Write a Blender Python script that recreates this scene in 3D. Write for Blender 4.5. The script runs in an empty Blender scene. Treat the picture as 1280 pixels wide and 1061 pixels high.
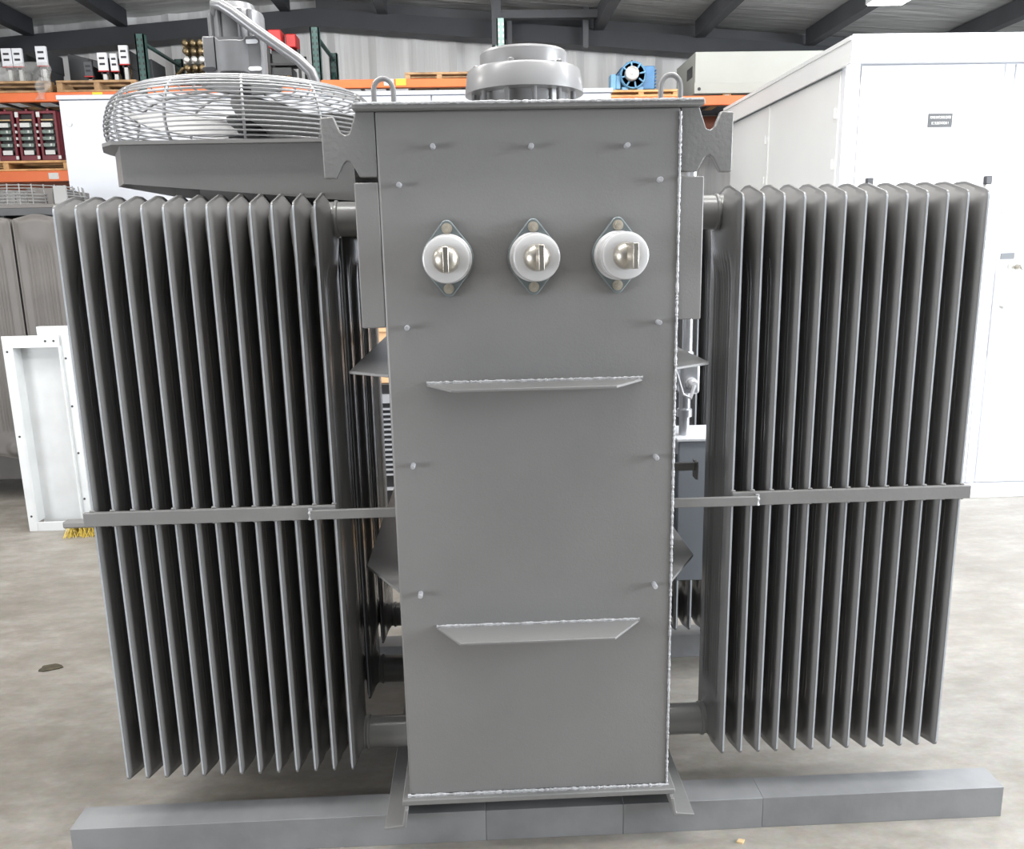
import bpy, bmesh, math, random
from mathutils import Vector, Matrix, Euler
random.seed(7)
SC = bpy.context.scene
COL = SC.collection
PI = math.pi

# ------------------------------------------------------------------ materials
def mat(name, col, rough=.5, metal=0.0, noise=0.0, nscale=8.0, bump=0.0, bscale=60.0, col2=None, spec=.5, coat=0.0):
    m = bpy.data.materials.new(name); m.use_nodes = True
    nt = m.node_tree; N = nt.nodes; L = nt.links
    b = N['Principled BSDF']
    b.inputs['Base Color'].default_value = (*col, 1)
    b.inputs['Roughness'].default_value = rough
    b.inputs['Metallic'].default_value = metal
    b.inputs['Specular IOR Level'].default_value = spec
    if coat: b.inputs['Coat Weight'].default_value = coat; b.inputs['Coat Roughness'].default_value = .15
    tc = N.new('ShaderNodeTexCoord')
    if noise > 0 or col2:
        n = N.new('ShaderNodeTexNoise'); n.inputs['Scale'].default_value = nscale; n.inputs['Detail'].default_value = 6
        L.new(tc.outputs['Object'], n.inputs['Vector'])
        r = N.new('ShaderNodeValToRGB')
        c2 = col2 or tuple(min(1, c*(1+noise)) for c in col)
        c1 = col if col2 else tuple(c*(1-noise) for c in col)
        r.color_ramp.elements[0].position = .35; r.color_ramp.elements[1].position = .65
        r.color_ramp.elements[0].color = (*c1, 1); r.color_ramp.elements[1].color = (*c2, 1)
        L.new(n.outputs['Fac'], r.inputs['Fac']); L.new(r.outputs['Color'], b.inputs['Base Color'])
    if bump > 0:
        n2 = N.new('ShaderNodeTexNoise'); n2.inputs['Scale'].default_value = bscale; n2.inputs['Detail'].default_value = 3
        L.new(tc.outputs['Object'], n2.inputs['Vector'])
        bp = N.new('ShaderNodeBump'); bp.inputs['Strength'].default_value = bump; bp.inputs['Distance'].default_value = .004
        L.new(n2.outputs['Fac'], bp.inputs['Height']); L.new(bp.outputs['Normal'], b.inputs['Normal'])
    return m

def emit(name, col, s):
    m = bpy.data.materials.new(name); m.use_nodes = True
    b = m.node_tree.nodes['Principled BSDF']
    b.inputs['Base Color'].default_value = (*col, 1)
    b.inputs['Emission Color'].default_value = (*col, 1); b.inputs['Emission Strength'].default_value = s
    return m

M = dict(
    paint=mat('grey_paint', (.205, .201, .198), .42, noise=.04, nscale=3, bump=.10, bscale=170),
    paint_rough=mat('grey_paint_rough', (.178, .176, .173), .36, noise=.06, nscale=6, bump=.35, bscale=90),
    oldgrey=mat('old_grey_paint', (.115, .105, .098), .5, noise=.08, nscale=4),
    fin=mat('grey_fin_paint', (.195, .192, .189), .27, noise=.04, nscale=4, bump=.04, bscale=60),
    edge=mat('seam_edge_glint', (.40, .42, .45), .3, noise=.08, nscale=20),  # lighter grey paints in the glint along the fins' front edges
    pipe=mat('grey_pipe_paint', (.22, .218, .214), .28, noise=.04, nscale=4, bump=.04, bscale=60),
    weld=mat('painted_weld', (.42, .42, .43), .25, noise=.2, nscale=90, bump=.8, bscale=160),
    cast=mat('grey_gloss', (.20, .198, .20), .30, noise=.03, nscale=5, coat=.15),
    porcelain=mat('porcelain', (.56, .555, .56), .2, noise=.015, nscale=4, coat=.4),
    tin=mat('tinned_terminal', (.48, .45, .40), .34, metal=.9, noise=.12, nscale=30),
    zinc=mat('zinc_flange', (.17, .195, .20), .42, metal=.3, noise=.15, nscale=25),
    brassbolt=mat('bolt', (.46, .42, .35), .4, metal=.5, noise=.15, nscale=40),
    wire=mat('guard_wire', (.30, .30, .305), .38, metal=.25, noise=.05),
    silver=mat('silver_paint', (.56, .57, .60), .28, metal=.55, noise=.06, nscale=12),
    motorgrey=mat('motor_grey', (.205, .205, .212), .3, metal=.3, noise=.08, nscale=14),
    blade=mat('fan_blade', (.42, .42, .42), .42, noise=.04),
    beam=mat('beam_paint', (.215, .217, .222), .5, noise=.14, nscale=5, bump=.25, bscale=30),
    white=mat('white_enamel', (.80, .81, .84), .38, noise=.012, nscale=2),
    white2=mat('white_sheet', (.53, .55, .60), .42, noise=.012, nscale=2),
    pale=mat('pale_enamel', (.80, .81, .80), .42, noise=.02, nscale=2),
    frame=mat('white_frame', (.60, .615, .62), .45, noise=.05, nscale=6),
    black=mat('black', (.012, .012, .013), .45, noise=.1),
    dark=mat('dark_grey', (.045, .047, .05), .5, noise=.1),
    slot=mat('slot', (.03, .03, .035), .5, noise=.05),
    orange=mat('orange_beam', (.80, .17, .045), .42, noise=.06, nscale=5),
    rust=mat('rust_orange', (.34, .10, .05), .55, noise=.12, nscale=6),
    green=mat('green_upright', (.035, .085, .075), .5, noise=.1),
    green_lit=mat('green_upright_lit', (.25, .36, .33), .5, noise=.1),  # rack green lightened in colour for the upright that is lit from the front
    wood=mat('pallet_wood', (.40, .25, .13), .75, noise=.25, nscale=9, bump=.3, bscale=30),
    wood2=mat('pallet_wood_pale', (.62, .36, .16), .75, noise=.2, nscale=9, bump=.3, bscale=30),
    maroon=mat('maroon', (.17, .018, .03), .42, noise=.1),
    label=mat('label', (.72, .72, .70), .5, noise=.05, nscale=40),
    tray=mat('tray', (.16, .20, .18), .35, metal=.4, noise=.3, nscale=30),
    blue=mat('motor_blue', (.06, .20, .40), .38, noise=.15, nscale=9),
    blue2=mat('motor_blue_pale', (.16, .36, .56), .38, noise=.12, nscale=9),
    steel=mat('worn_steel', (.60, .60, .57), .35, metal=.5, noise=.1),
    rustface=mat('rust_face', (.42, .27, .18), .6, noise=.3, nscale=30),
    beige=mat('beige_box', (.41, .42, .385), .5, noise=.03, nscale=3),
    teal=mat('teal', (.13, .28, .30), .5, noise=.08),
    brass=mat('brassy', (.20, .15, .08), .35, metal=.7, noise=.45, nscale=14),
    red=mat('red', (.55, .03, .03), .45, noise=.12),
    cardboard=mat('cardboard', (.60, .37, .20), .8, noise=.08, nscale=8),
    bristle=mat('bristle', (.55, .40, .07), .8, noise=.3, nscale=60),
    plasticwrap=mat('plastic_wrap', (.55, .55, .54), .12, noise=.3, nscale=16, bump=1.0, bscale=14),
    leaf=mat('leaf', (.06, .05, .03), .8, noise=.3, nscale=30),
    chip=mat('chip', (.62, .45, .25), .8, noise=.2, nscale=30),
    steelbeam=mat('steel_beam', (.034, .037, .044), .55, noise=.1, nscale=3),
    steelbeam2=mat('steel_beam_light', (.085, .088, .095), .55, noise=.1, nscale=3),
    yellow=mat('yellow', (.75, .68, .05), .5, noise=.05),
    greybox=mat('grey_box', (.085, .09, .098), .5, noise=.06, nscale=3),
    ctrl=mat('control_box', (.27, .29, .32), .38, noise=.05, nscale=4),
    cable=mat('cable', (.62, .62, .64), .4, noise=.04),
    bargrey=mat('bar_grey', (.20, .197, .193), .42, noise=.05, nscale=8, bump=.15, bscale=80),
)
M['light'] = emit('tube_light', (1, 1, 1), 14)

def plastic_clear():
    m = bpy.data.materials.new('clear_film'); m.use_nodes = True
    nt = m.node_tree; b = nt.nodes['Principled BSDF']
    b.inputs['Base Color'].default_value = (.85, .85, .83, 1); b.inputs['Roughness'].default_value = .12
    b.inputs['Alpha'].default_value = .16
    n = nt.nodes.new('ShaderNodeTexNoise'); n.inputs['Scale'].default_value = 13; n.inputs['Detail'].default_value = 5
    tc = nt.nodes.new('ShaderNodeTexCoord'); nt.links.new(tc.outputs['Object'], n.inputs['Vector'])
    bp = nt.nodes.new('ShaderNodeBump'); bp.inputs['Strength'].default_value = 1; bp.inputs['Distance'].default_value = .05
    nt.links.new(n.outputs['Fac'], bp.inputs['Height']); nt.links.new(bp.outputs['Normal'], b.inputs['Normal'])
    return m
M['film'] = plastic_clear()

# ------------------------------------------------------------------ mesh builder
ORIG = {}
class MB:
    def __init__(s): s.bm = bmesh.new()
    def _add(s, verts, faces):
        vs = [s.bm.verts.new(v) for v in verts]
        for f in faces:
            try: s.bm.faces.new([vs[i] for i in f])
            except ValueError: pass
        return s
    def box(s, x0, x1, y0, y1, z0, z1, rot=None, piv=None):
        v = [(x, y, z) for x in (x0, x1) for y in (y0, y1) for z in (z0, z1)]
        if rot:
            R = Euler(rot).to_matrix(); p = Vector(piv if piv else ((x0+x1)/2, (y0+y1)/2, (z0+z1)/2))
            v = [R @ (Vector(q)-p)+p for q in v]
        return s._add(v, [(0, 1, 3, 2), (4, 6, 7, 5), (0, 4, 5, 1), (2, 3, 7, 6), (0, 2, 6, 4), (1, 5, 7, 3)])
    def prism(s, pts, a, b, plane='xz'):
        n = len(pts)
        f = {'xz': lambda p, t: (p[0], t, p[1]), 'xy': lambda p, t: (p[0], p[1], t), 'yz': lambda p, t: (t, p[0], p[1])}[plane]
        v = [f(p, a) for p in pts]+[f(p, b) for p in pts]
        F = [tuple(range(n))[::-1], tuple(range(n, 2*n))]+[(i, (i+1) % n, n+(i+1) % n, n+i) for i in range(n)]
        return s._add(v, F)
    def tube(s, pts, r, n=10, caps=True, closed=False):
        pts = [Vector(p) for p in pts]; k = len(pts); rs = r if isinstance(r, (list, tuple)) else [r]*k
        v = []; up = None
        for i, p in enumerate(pts):
            if closed: t = pts[(i+1) % k]-pts[i-1]
            else: t = pts[min(i+1, k-1)]-pts[max(i-1, 0)]
            t.normalize()
            if up is None:
                up = Vector((0, 0, 1)) if abs(t.z) < .9 else Vector((0, 1, 0))
            u = (up-t*up.dot(t)).normalized(); w = t.cross(u); up = u
            for j in range(n):
                a = 2*PI*j/n; v.append(p+(u*math.cos(a)+w*math.sin(a))*rs[i])
        F = []
        for i in range(k if closed else k-1):
            for j in range(n):
                a = i*n; b = ((i+1) % k)*n
                F.append((a+j, a+(j+1) % n, b+(j+1) % n, b+j))
        if caps and not closed:
            F.append(tuple(range(n))[::-1]); F.append(tuple((k-1)*n+j for j in range(n)))
        return s._add(v, F)
    def cyl(s, p0, p1, r, n=20): return s.tube([p0, p1], r, n)
    def lathe(s, prof, c, axis='z', n=40):
        # prof: list of (radius, height along axis)
        c = Vector(c); v = []; k = len(prof)
        for r, h in prof:
            r = max(r, 1e-5)
            for j in range(n):
                a = 2*PI*j/n; x, y = r*math.cos(a), r*math.sin(a)
                v.append(c+Vector({'z': (x, y, h), 'y': (x, h, y), '-y': (x, -h, y), 'x': (h, x, y)}[axis]))
        F = [(i*n+j, i*n+(j+1) % n, (i+1)*n+(j+1) % n, (i+1)*n+j) for i in range(k-1) for j in range(n)]
        F += [tuple(range(n)), tuple((k-1)*n+j for j in range(n))[::-1]]
        return s._add(v, F)
    def bead(s, a, b, r, seed=0, step=.006):
        a = Vector(a); b = Vector(b); n = max(3, int((b-a).length/step)); rnd = random.Random(seed)
        pts = []; rs = []
        for i in range(n+1):
            pts.append(a.lerp(b, i/n)); rs.append(r*(.65+.7*rnd.random()))
        return s.tube(pts, rs, 6)
    def build(s, name, m, parent=None, bevel=0, smooth=32, segs=2, origin=None):
        bmesh.ops.recalc_face_normals(s.bm, faces=s.bm.faces[:])
        me = bpy.data.meshes.new(name)
        xs = [v.co.copy() for v in s.bm.verts]
        lo = Vector([min(c[i] for c in xs) for i in range(3)]); hi = Vector([max(c[i] for c in xs) for i in range(3)])
        o0 = Vector(origin) if origin else Vector(((lo.x+hi.x)/2, (lo.y+hi.y)/2, lo.z))
        bmesh.ops.translate(s.bm, verts=s.bm.verts[:], vec=-o0)
        s.bm.to_mesh(me); s.bm.free()
        for p in me.polygons: p.use_smooth = True
        me.set_sharp_from_angle(angle=math.radians(smooth))
        me.materials.append(m)
        o = bpy.data.objects.new(name, me); COL.objects.link(o)
        if parent:
            o.parent = parent; o.location = o0-ORIG[parent.name]
        else: o.location = o0
        ORIG[o.name] = o0
        if bevel:
            bv = o.modifiers.new('bevel', 'BEVEL'); bv.width = bevel; bv.segments = segs; bv.limit_method = 'ANGLE'; bv.angle_limit = math.radians(40)
        return o

def tag(o, label, cat, group=None, kind=None):
    o['label'] = label; o['category'] = cat
    if group: o['group'] = group
    if kind: o['kind'] = kind
    return o
def thing(name, label, cat, loc, group=None):
    o = bpy.data.objects.new(name, None); COL.objects.link(o); o.location = loc; o.empty_display_size = .1
    ORIG[o.name] = Vector(loc)
    return tag(o, label, cat, group)
def struct(o): o['kind'] = 'structure'; return o
def copy_part(o, parent, off):
    c = o.copy(); COL.objects.link(c); c.parent = parent
    ORIG[c.name] = ORIG[o.name]+Vector(off)
    c.location = ORIG[c.name]-(ORIG[parent.name] if parent else Vector((0, 0, 0)))
    for ch in list(o.children): copy_part(ch, c, off)
    return c
def copy_thing(o, off, label):
    c = o.copy(); COL.objects.link(c); ORIG[c.name] = ORIG[o.name]+Vector(off); c.location = ORIG[c.name]
    c['label'] = label
    for ch in list(o.children): copy_part(ch, c, off)
    return c
def text_mesh(s, size, loc, rot, m, parent, name='lettering', ext=.0006, align='CENTER', label=None):
    cu = bpy.data.curves.new(name, 'FONT'); cu.body = s; cu.size = size; cu.extrude = ext; cu.align_x = align; cu.align_y = 'CENTER'
    tmp = bpy.data.objects.new('tmp', cu); COL.objects.link(tmp)
    bpy.context.view_layer.update()
    me = bpy.data.meshes.new_from_object(tmp.evaluated_get(bpy.context.evaluated_depsgraph_get()))
    COL.objects.unlink(tmp); bpy.data.objects.remove(tmp)
    me.materials.clear(); me.materials.append(m)
    o = bpy.data.objects.new(name, me); COL.objects.link(o); o.parent = parent
    o.location = Vector(loc)-ORIG[parent.name]; o.rotation_euler = rot
    ORIG[o.name] = Vector(loc)
    return o

# ================================================================== SETTING
def floor_mat():
    m = bpy.data.materials.new('concrete_floor'); m.use_nodes = True
    nt = m.node_tree; N = nt.nodes; L = nt.links; b = N['Principled BSDF']
    tc = N.new('ShaderNodeTexCoord')
    def noise(scale, det, rough=.6, stretch=None):
        n = N.new('ShaderNodeTexNoise'); n.inputs['Scale'].default_value = scale; n.inputs['Detail'].default_value = det; n.inputs['Roughness'].default_value = rough
        if stretch:
            mp = N.new('ShaderNodeMapping'); mp.inputs['Scale'].default_value = stretch
            L.new(tc.outputs['Object'], mp.inputs['Vector']); L.new(mp.outputs['Vector'], n.inputs['Vector'])
        else: L.new(tc.outputs['Object'], n.inputs['Vector'])
        return n
    n1 = noise(1.3, 8, .65, (1, 1.6, 1)); n2 = noise(7, 8, .7, (1, 2.2, 1)); n3 = noise(45, 4)
    mx = N.new('ShaderNodeMix'); mx.data_type = 'FLOAT'; mx.inputs[0].default_value = .45
    L.new(n1.outputs['Fac'], mx.inputs[2]); L.new(n2.outputs['Fac'], mx.inputs[3])
    r = N.new('ShaderNodeValToRGB'); e = r.color_ramp.elements
    e[0].position = .26; e[0].color = (.16, .142, .118, 1); e[1].position = .76; e[1].color = (.47, .45, .42, 1)
    k = r.color_ramp.elements.new(.47); k.color = (.265, .243, .212, 1)
    L.new(mx.outputs[0], r.inputs['Fac'])
    mul = N.new('ShaderNodeMix'); mul.data_type = 'RGBA'; mul.blend_type = 'MULTIPLY'; mul.inputs[0].default_value = .25
    L.new(r.outputs['Color'], mul.inputs[6]); L.new(n3.outputs['Color'], mul.inputs[7])
    L.new(mul.outputs[2], b.inputs['Base Color'])
    b.inputs['Roughness'].default_value = .42
    r2 = N.new('ShaderNodeMapRange'); r2.inputs[3].default_value = .32; r2.inputs[4].default_value = .62
    L.new(n2.outputs['Fac'], r2.inputs[0]); L.new(r2.outputs[0], b.inputs['Roughness'])
    bp = N.new('ShaderNodeBump'); bp.inputs['Strength'].default_value = .15; bp.inputs['Distance'].default_value = .01
    L.new(n2.outputs['Fac'], bp.inputs['Height']); L.new(bp.outputs['Normal'], b.inputs['Normal'])
    return m
struct(MB().box(-8, 9, -6, 8.1, -.1, 0).build('floor', floor_mat()))

def insul_mat(name, c1, c2, stretch):
    m = bpy.data.materials.new(name); m.use_nodes = True
    nt = m.node_tree; N = nt.nodes; L = nt.links; b = N['Principled BSDF']
    tc = N.new('ShaderNodeTexCoord'); mp = N.new('ShaderNodeMapping'); mp.inputs['Scale'].default_value = stretch
    n = N.new('ShaderNodeTexNoise'); n.inputs['Scale'].default_value = 1.6; n.inputs['Detail'].default_value = 5; n.inputs['Distortion'].default_value = .6
    L.new(tc.outputs['Object'], mp.inputs['Vector']); L.new(mp.outputs['Vector'], n.inputs['Vector'])
    r = N.new('ShaderNodeValToRGB'); r.color_ramp.elements[0].position = .35; r.color_ramp.elements[1].position = .65
    r.color_ramp.elements[0].color = (*c1, 1); r.color_ramp.elements[1].color = (*c2, 1)
    L.new(n.outputs['Fac'], r.inputs['Fac']); L.new(r.outputs['Color'], b.inputs['Base Color'])
    bp = N.new('ShaderNodeBump'); bp.inputs['Strength'].default_value = .5; bp.inputs['Distance'].default_value = .06
    L.new(n.outputs['Fac'], bp.inputs['Height']); L.new(bp.outputs['Normal'], b.inputs['Normal'])
    b.inputs['Roughness'].default_value = .35
    return m
WALL = insul_mat('wall_insulation', (.60, .60, .60), (.80, .80, .80), (3.2, 1, .10))
CEIL = insul_mat('ceiling_insulation', (.50, .50, .49), (.72, .72, .70), (.5, 4.0, 1))
RX, RZ, SL = -1.7, 4.47, .078          # ridge position, height and roof pitch
def roofz(x): return RZ-SL*abs(x-RX)
# back wall: ribbed insulation facing, gable-shaped
w = MB()
nx = 170
xs = [-7+15.5*i/nx for i in range(nx+1)]
vv = []
for i, x in enumerate(xs):
    y = 8.0+(-.035 if i % 5 == 0 else .0)
    vv += [(x, y, 0), (x, y, roofz(x)+.02)]
w._add(vv, [(2*i, 2*i+2, 2*i+3, 2*i+1) for i in range(nx)])
struct(w.build('wall_back', WALL, smooth=10))
struct(MB().box(-7.1, -7, -6, 8.05, 0, roofz(-7)).build('wall_left', WALL))
c = MB()
vv = []
ny = 40
cx = [-7.05, RX, 8.5]
for x in cx:
    for j in range(ny+1):
        y = -6+14.05*j/ny
        vv.append((x, y, roofz(x)))
c._add(vv, [(a*(ny+1)+j, (a+1)*(ny+1)+j, (a+1)*(ny+1)+j+1, a*(ny+1)+j+1) for a in range(2) for j in range(ny)])
struct(c.build('ceiling', CEIL))
# gable rafter along the back wall
pts = [(-7, roofz(-7)-.34), (RX, roofz(RX)-.34), (8.5, roofz(8.5)-.34), (8.5, roofz(8.5)-.16), (RX, roofz(RX)-.16), (-7, roofz(-7)-.16)]
struct(MB().prism([pts[0], pts[1], pts[4], pts[5]], 7.68, 7.93).prism([pts[1], pts[2], pts[3], pts[4]], 7.68, 7.93).build('trim_1', M['steelbeam']))
# lighter closure strip between rafter and roof
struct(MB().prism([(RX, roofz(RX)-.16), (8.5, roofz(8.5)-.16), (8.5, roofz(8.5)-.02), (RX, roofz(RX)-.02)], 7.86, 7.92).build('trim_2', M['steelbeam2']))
# purlins running front to back under the roof
PX = [-6.1, -4.75, -3.75, -2.0, -.95, 1.42, 2.55, 3.80, 5.25, 6.5]
for i, x in enumerate(PX):
    dx = .11
    z = roofz(x)-.005
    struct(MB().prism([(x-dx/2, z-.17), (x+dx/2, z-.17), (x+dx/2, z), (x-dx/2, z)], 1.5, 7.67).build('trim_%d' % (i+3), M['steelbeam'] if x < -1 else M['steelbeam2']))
# diagonal roof brace at left, hoist rail in the middle
struct(MB().tube([(-5.2, 7.5, 3.86), (-3.9, 5.6, 4.2)], .05, 8).build('trim_20', M['steelbeam']))
struct(MB().box(.24, 1.50, 7.38, 7.46, 4.11, 4.19).box(.23, .33, 7.36, 7.48, 3.83, 4.31).build('trim_21', M['steelbeam2']))
struct(MB().box(.40, .45, 7.5, 7.58, 3.88, 4.2).box(1.22, 1.28, 7.48, 7.56, 3.83, 4.24).build('trim_22', M['steelbeam2']))
# girt along the back wall
struct(MB().box(-6.9, 8.4, 7.80, 7.95, 3.18, 3.32).build('trim_23', M['steelbeam']))

# ================================================================== MAIN TRANSFORMER
T = thing('power_transformer', 'large grey transformer with finned radiators both sides, top fan and three white bushings', 'transformer', (.137, .6, .10))
TX0, TX1, TZ0, TZ1, TD = -.235, .507, .175, 2.03, 1.22
MIDX = (TX0+TX1)/2
tank = MB().box(TX0, TX1, 0, TD, TZ0, TZ1).build('tank', M['paint'], T, bevel=.006)
MB().box(TX0-.05, TX1+.05, -.035, TD+.03, TZ1, TZ1+.013).build('cover_plate', M['paint_rough'], T, bevel=.003)
MB().box(TX0-.02, TX1+.02, -.022, TD+.02, .158, TZ0).build('base_plate', M['bargrey'], T, bevel=.003)
wb = MB()
wb.bead((TX1-.001, -.0015, .18), (TX1-.001, -.0015, 2.02), .0034, 1, .004)
wb.bead((TX0-.005, -.004, .1775), (TX1+.005, -.004, .1775), .0045, 2)
wb.bead((TX0-.04, -.037, 2.042), (TX1+.045, -.037, 2.042), .003, 3)
wb.build('weld_bead', M['weld'], T)
# feet: Z-sections under both tank sides
for s, x in ((-1, TX0), (1, TX1)):
    p = [(x+s*.002, .158), (x+s*.012, .158), (x+s*.020, .110), (x+s*.072, .104), (x+s*.072, .098), (x+s*.012, .100)]
    MB().prism(p, -.04, TD+.04).build('foot', M['bargrey'], T, bevel=.002)
# lifting lugs (left and mirrored right)
LUG = [(-.366, 2.018), (-.335, 2.020), (-.320, 1.984), (-.309, 1.977), (-.299, 1.980), (-.281, 2.030), (-.236, 2.030), (-.236, 1.879), (-.279, 1.879), (-.293, 1.905),
       (-.300, 1.915), (-.309, 1.918), (-.318, 1.911), (-.336, 1.877), (-.365, 1.877)]
for mir in (False, True):
    p = [(2*MIDX-x, z) for x, z in LUG] if mir else LUG
    MB().prism(p, .002, .024).build('lifting_lug', M['paint_rough'], T, bevel=.003)
    MB().prism(p, TD-.026, TD-.004).build('lifting_lug', M['paint_rough'], T, bevel=.003)
# header side plates
MB().box(-.294, TX0, .001, .013, 1.512, 1.866).build('side_plate', M['paint'], T, bevel=.003)
MB().box(TX1, .569, .001, .013, 1.515, 1.868).build('side_plate', M['paint'], T, bevel=.003)
# lifting eyes on the cover
for x0, x1 in ((-.240, -.192), (.467, .516)):
    xm = (x0+x1)/2; r = (x1-x0)/2
    pts = [(x0, .05, 2.04), (x0, .05, 2.085)]+[(xm-r*math.cos(a), .05, 2.085+r*1.15*math.sin(a)) for a in [PI*i/10 for i in range(1, 10)]]+[(x1, .05, 2.085), (x1, .05, 2.04)]
    MB().tube(pts, .0065, 10).build('lifting_eye', M['cast'], T)
# studs on the tank front
sb = MB().lathe([(0, 0), (.0065, 0), (.0065, .024), (.005, .027), (0, .027)], (0, 0, 0), '-y', 10)
ST = [(-.098, 1.946), (.139, 1.943), (.373, 1.941), (-.183, 1.858), (.455, 1.860), (-.180, 1.512), (.458, 1.511), (-.181, 1.153), (.457, 1.157), (-.177, .794), (.459, .797)]
st0 = None
for x, z in ST:
    if st0 is None:
        st0 = sb.build('stud', M['silver'], T, origin=(0, 0, 0)); st0.location = Vector((x, 0, z))-ORIG[T.name]; ORIG[st0.name] = Vector((x, 0, z))
        st0['label'] = 'small threaded welded stud'
    else: copy_part(st0, T, (x-ST[0][0], 0, z-ST[0][1]))
# stiffener ledges across the front and along the sides
for z in (1.366, .693):
    p = [(-.138, 0), (-.072, -.103), (.337, -.103), (.421, 0)]
    MB().prism(p, z-.007, z, 'xy').build('stiffener_ledge', M['paint'], T, bevel=.0015)
    MB().bead((-.138, -.002, z+.002), (.421, -.002, z+.002), .0042, int(z*100)).build('weld_bead', M['weld'], T)
for z, yo in ((1.392, .09), (.80, .20)):
    for s, x in ((-1, TX0), (1, TX1)):
        p = [(x, .005), (x+s*.113, yo), (x+s*.113, TD-yo), (x, TD-.005)]
        MB().prism(p, z-.008, z, 'xy').build('stiffener_ledge', M['paint'], T, bevel=.0015)

# --- bushings
def bushing(x, z, ang):
    f = MB()
    R, V = .064, .094
    pts = []
    t0 = math.acos((R-.016)/ (V-.016))
    for i in range(41):
        a = -PI/2+t0+(PI-2*t0)*i/40; pts.append((x+R*math.cos(a), z+R*math.sin(a)))
    for i in range(9):
        a = PI/2-t0+2*t0*i/8; pts.append((x+.016*math.cos(a), z+(V-.016)+.016*math.sin(a)))
    for i in range(41):
        a = PI/2+t0+(PI-2*t0)*i/40; pts.append((x+R*math.cos(a), z+R*math.sin(a)))
    for i in range(9):
        a = -PI/2-t0+2*t0*i/8; pts.append((x+.016*math.cos(a), z-(V-.016)+.016*math.sin(a)))
    base = f.prism(pts, -.016, 0).build('bushing', M['zinc'], T, bevel=.003)
    base['label'] = 'white porcelain bushing on a diamond-shaped grey flange'
    prof = [(0, .014), (.060, .014), (.0605, .026), (.056, .032)]
    y = .034
    for i in range(4):
        prof += [(.0535, y), (.0565, y+.006), (.0565, y+.012), (.0535, y+.017)]; y += .018
    prof += [(.0555, y+.006), (.0565, y+.018), (.054, y+.026), (.050, y+.0285), (.034, y+.0275), (0, y+.027)]
    MB().lathe(prof, (x, 0, z), '-y', 48).build('insulator', M['porcelain'], base, smooth=40)
    ye = y+.0265
    t = MB().lathe([(0, ye), (.031, ye), (.032, ye+.006), (.029, ye+.016), (.021, ye+.024), (.010, ye+.029), (0, ye+.030)], (x, 0, z), '-y', 32)
    t.box(x-.0065, x+.0065, -(ye+.078), -(ye+.004), z-.029, z+.029, rot=(0, 0, ang), piv=(x, -ye, z))
    t.build('terminal', M['tin'], base, bevel=.0015)
    for s in (-1, 1):
        b = MB().lathe([(0, .016), (.013, .016), (.013, .019), (.0105, .0195)], (x, 0, z+s*.073), '-y', 20)
        b.lathe([(0, .0195), (.0095, .0195), (.0095, .030), (.0055, .0305), (.0055, .038), (0, .038)], (x, 0, z+s*.073), '-y', 6)
        b.build('bolt', M['brassbolt'], base, smooth=20)
for x, a in ((-.0715, .02), (.141, .07), (.3515, .12)): bushing(x, 1.680, a)

# --- domed cover on top (pressure relief cover)
DX, DY = .152, .45
d = MB().lathe([(0, 2.043), (.145, 2.043), (.145, 2.062), (.128, 2.066), (.128, 2.16), (0, 2.16)], (DX, DY, 0), 'z', 56).build('relief_cover', M['cast'], T)
d['label'] = 'round two-tier grey relief cover on posts'
MB().lathe([(.163, 2.137), (.172, 2.138), (.1715, 2.150), (.1655, 2.196), (.161, 2.2025), (.120, 2.205), (0, 2.205), (0, 2.18), (.15, 2.178)], (DX, DY, 0), 'z', 64).build('lower_cap', M['cast'], d, smooth=28)
MB().lathe([(0, 2.203), (.126, 2.203), (.127, 2.210), (.1265, 2.246), (.122, 2.2525), (.105, 2.2545), (0, 2.256)], (DX, DY, 0), 'z', 64).build('upper_cap', M['cast'], d, smooth=28)
for i in range(12):
    a = 2*PI*(i+.25)/12
    x, y = DX+.148*math.cos(a), DY+.148*math.sin(a)
    MB().cyl((x, y, 2.043), (x, y, 2.179), .0075, 10).lathe([(.014, 2.062), (.014, 2.082), (.008, 2.082)], (x, y, 0), 'z', 6).build('post', M['cast'], d)
for i in range(6):
    a = 2*PI*(i+.2)/6
    MB().lathe([(.009, 2.203), (.009, 2.212), (.004, 2.215)], (DX+.141*math.cos(a), DY+.141*math.sin(a), 0), 'z', 6).build('cap_bolt', M['cast'], d)

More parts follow.
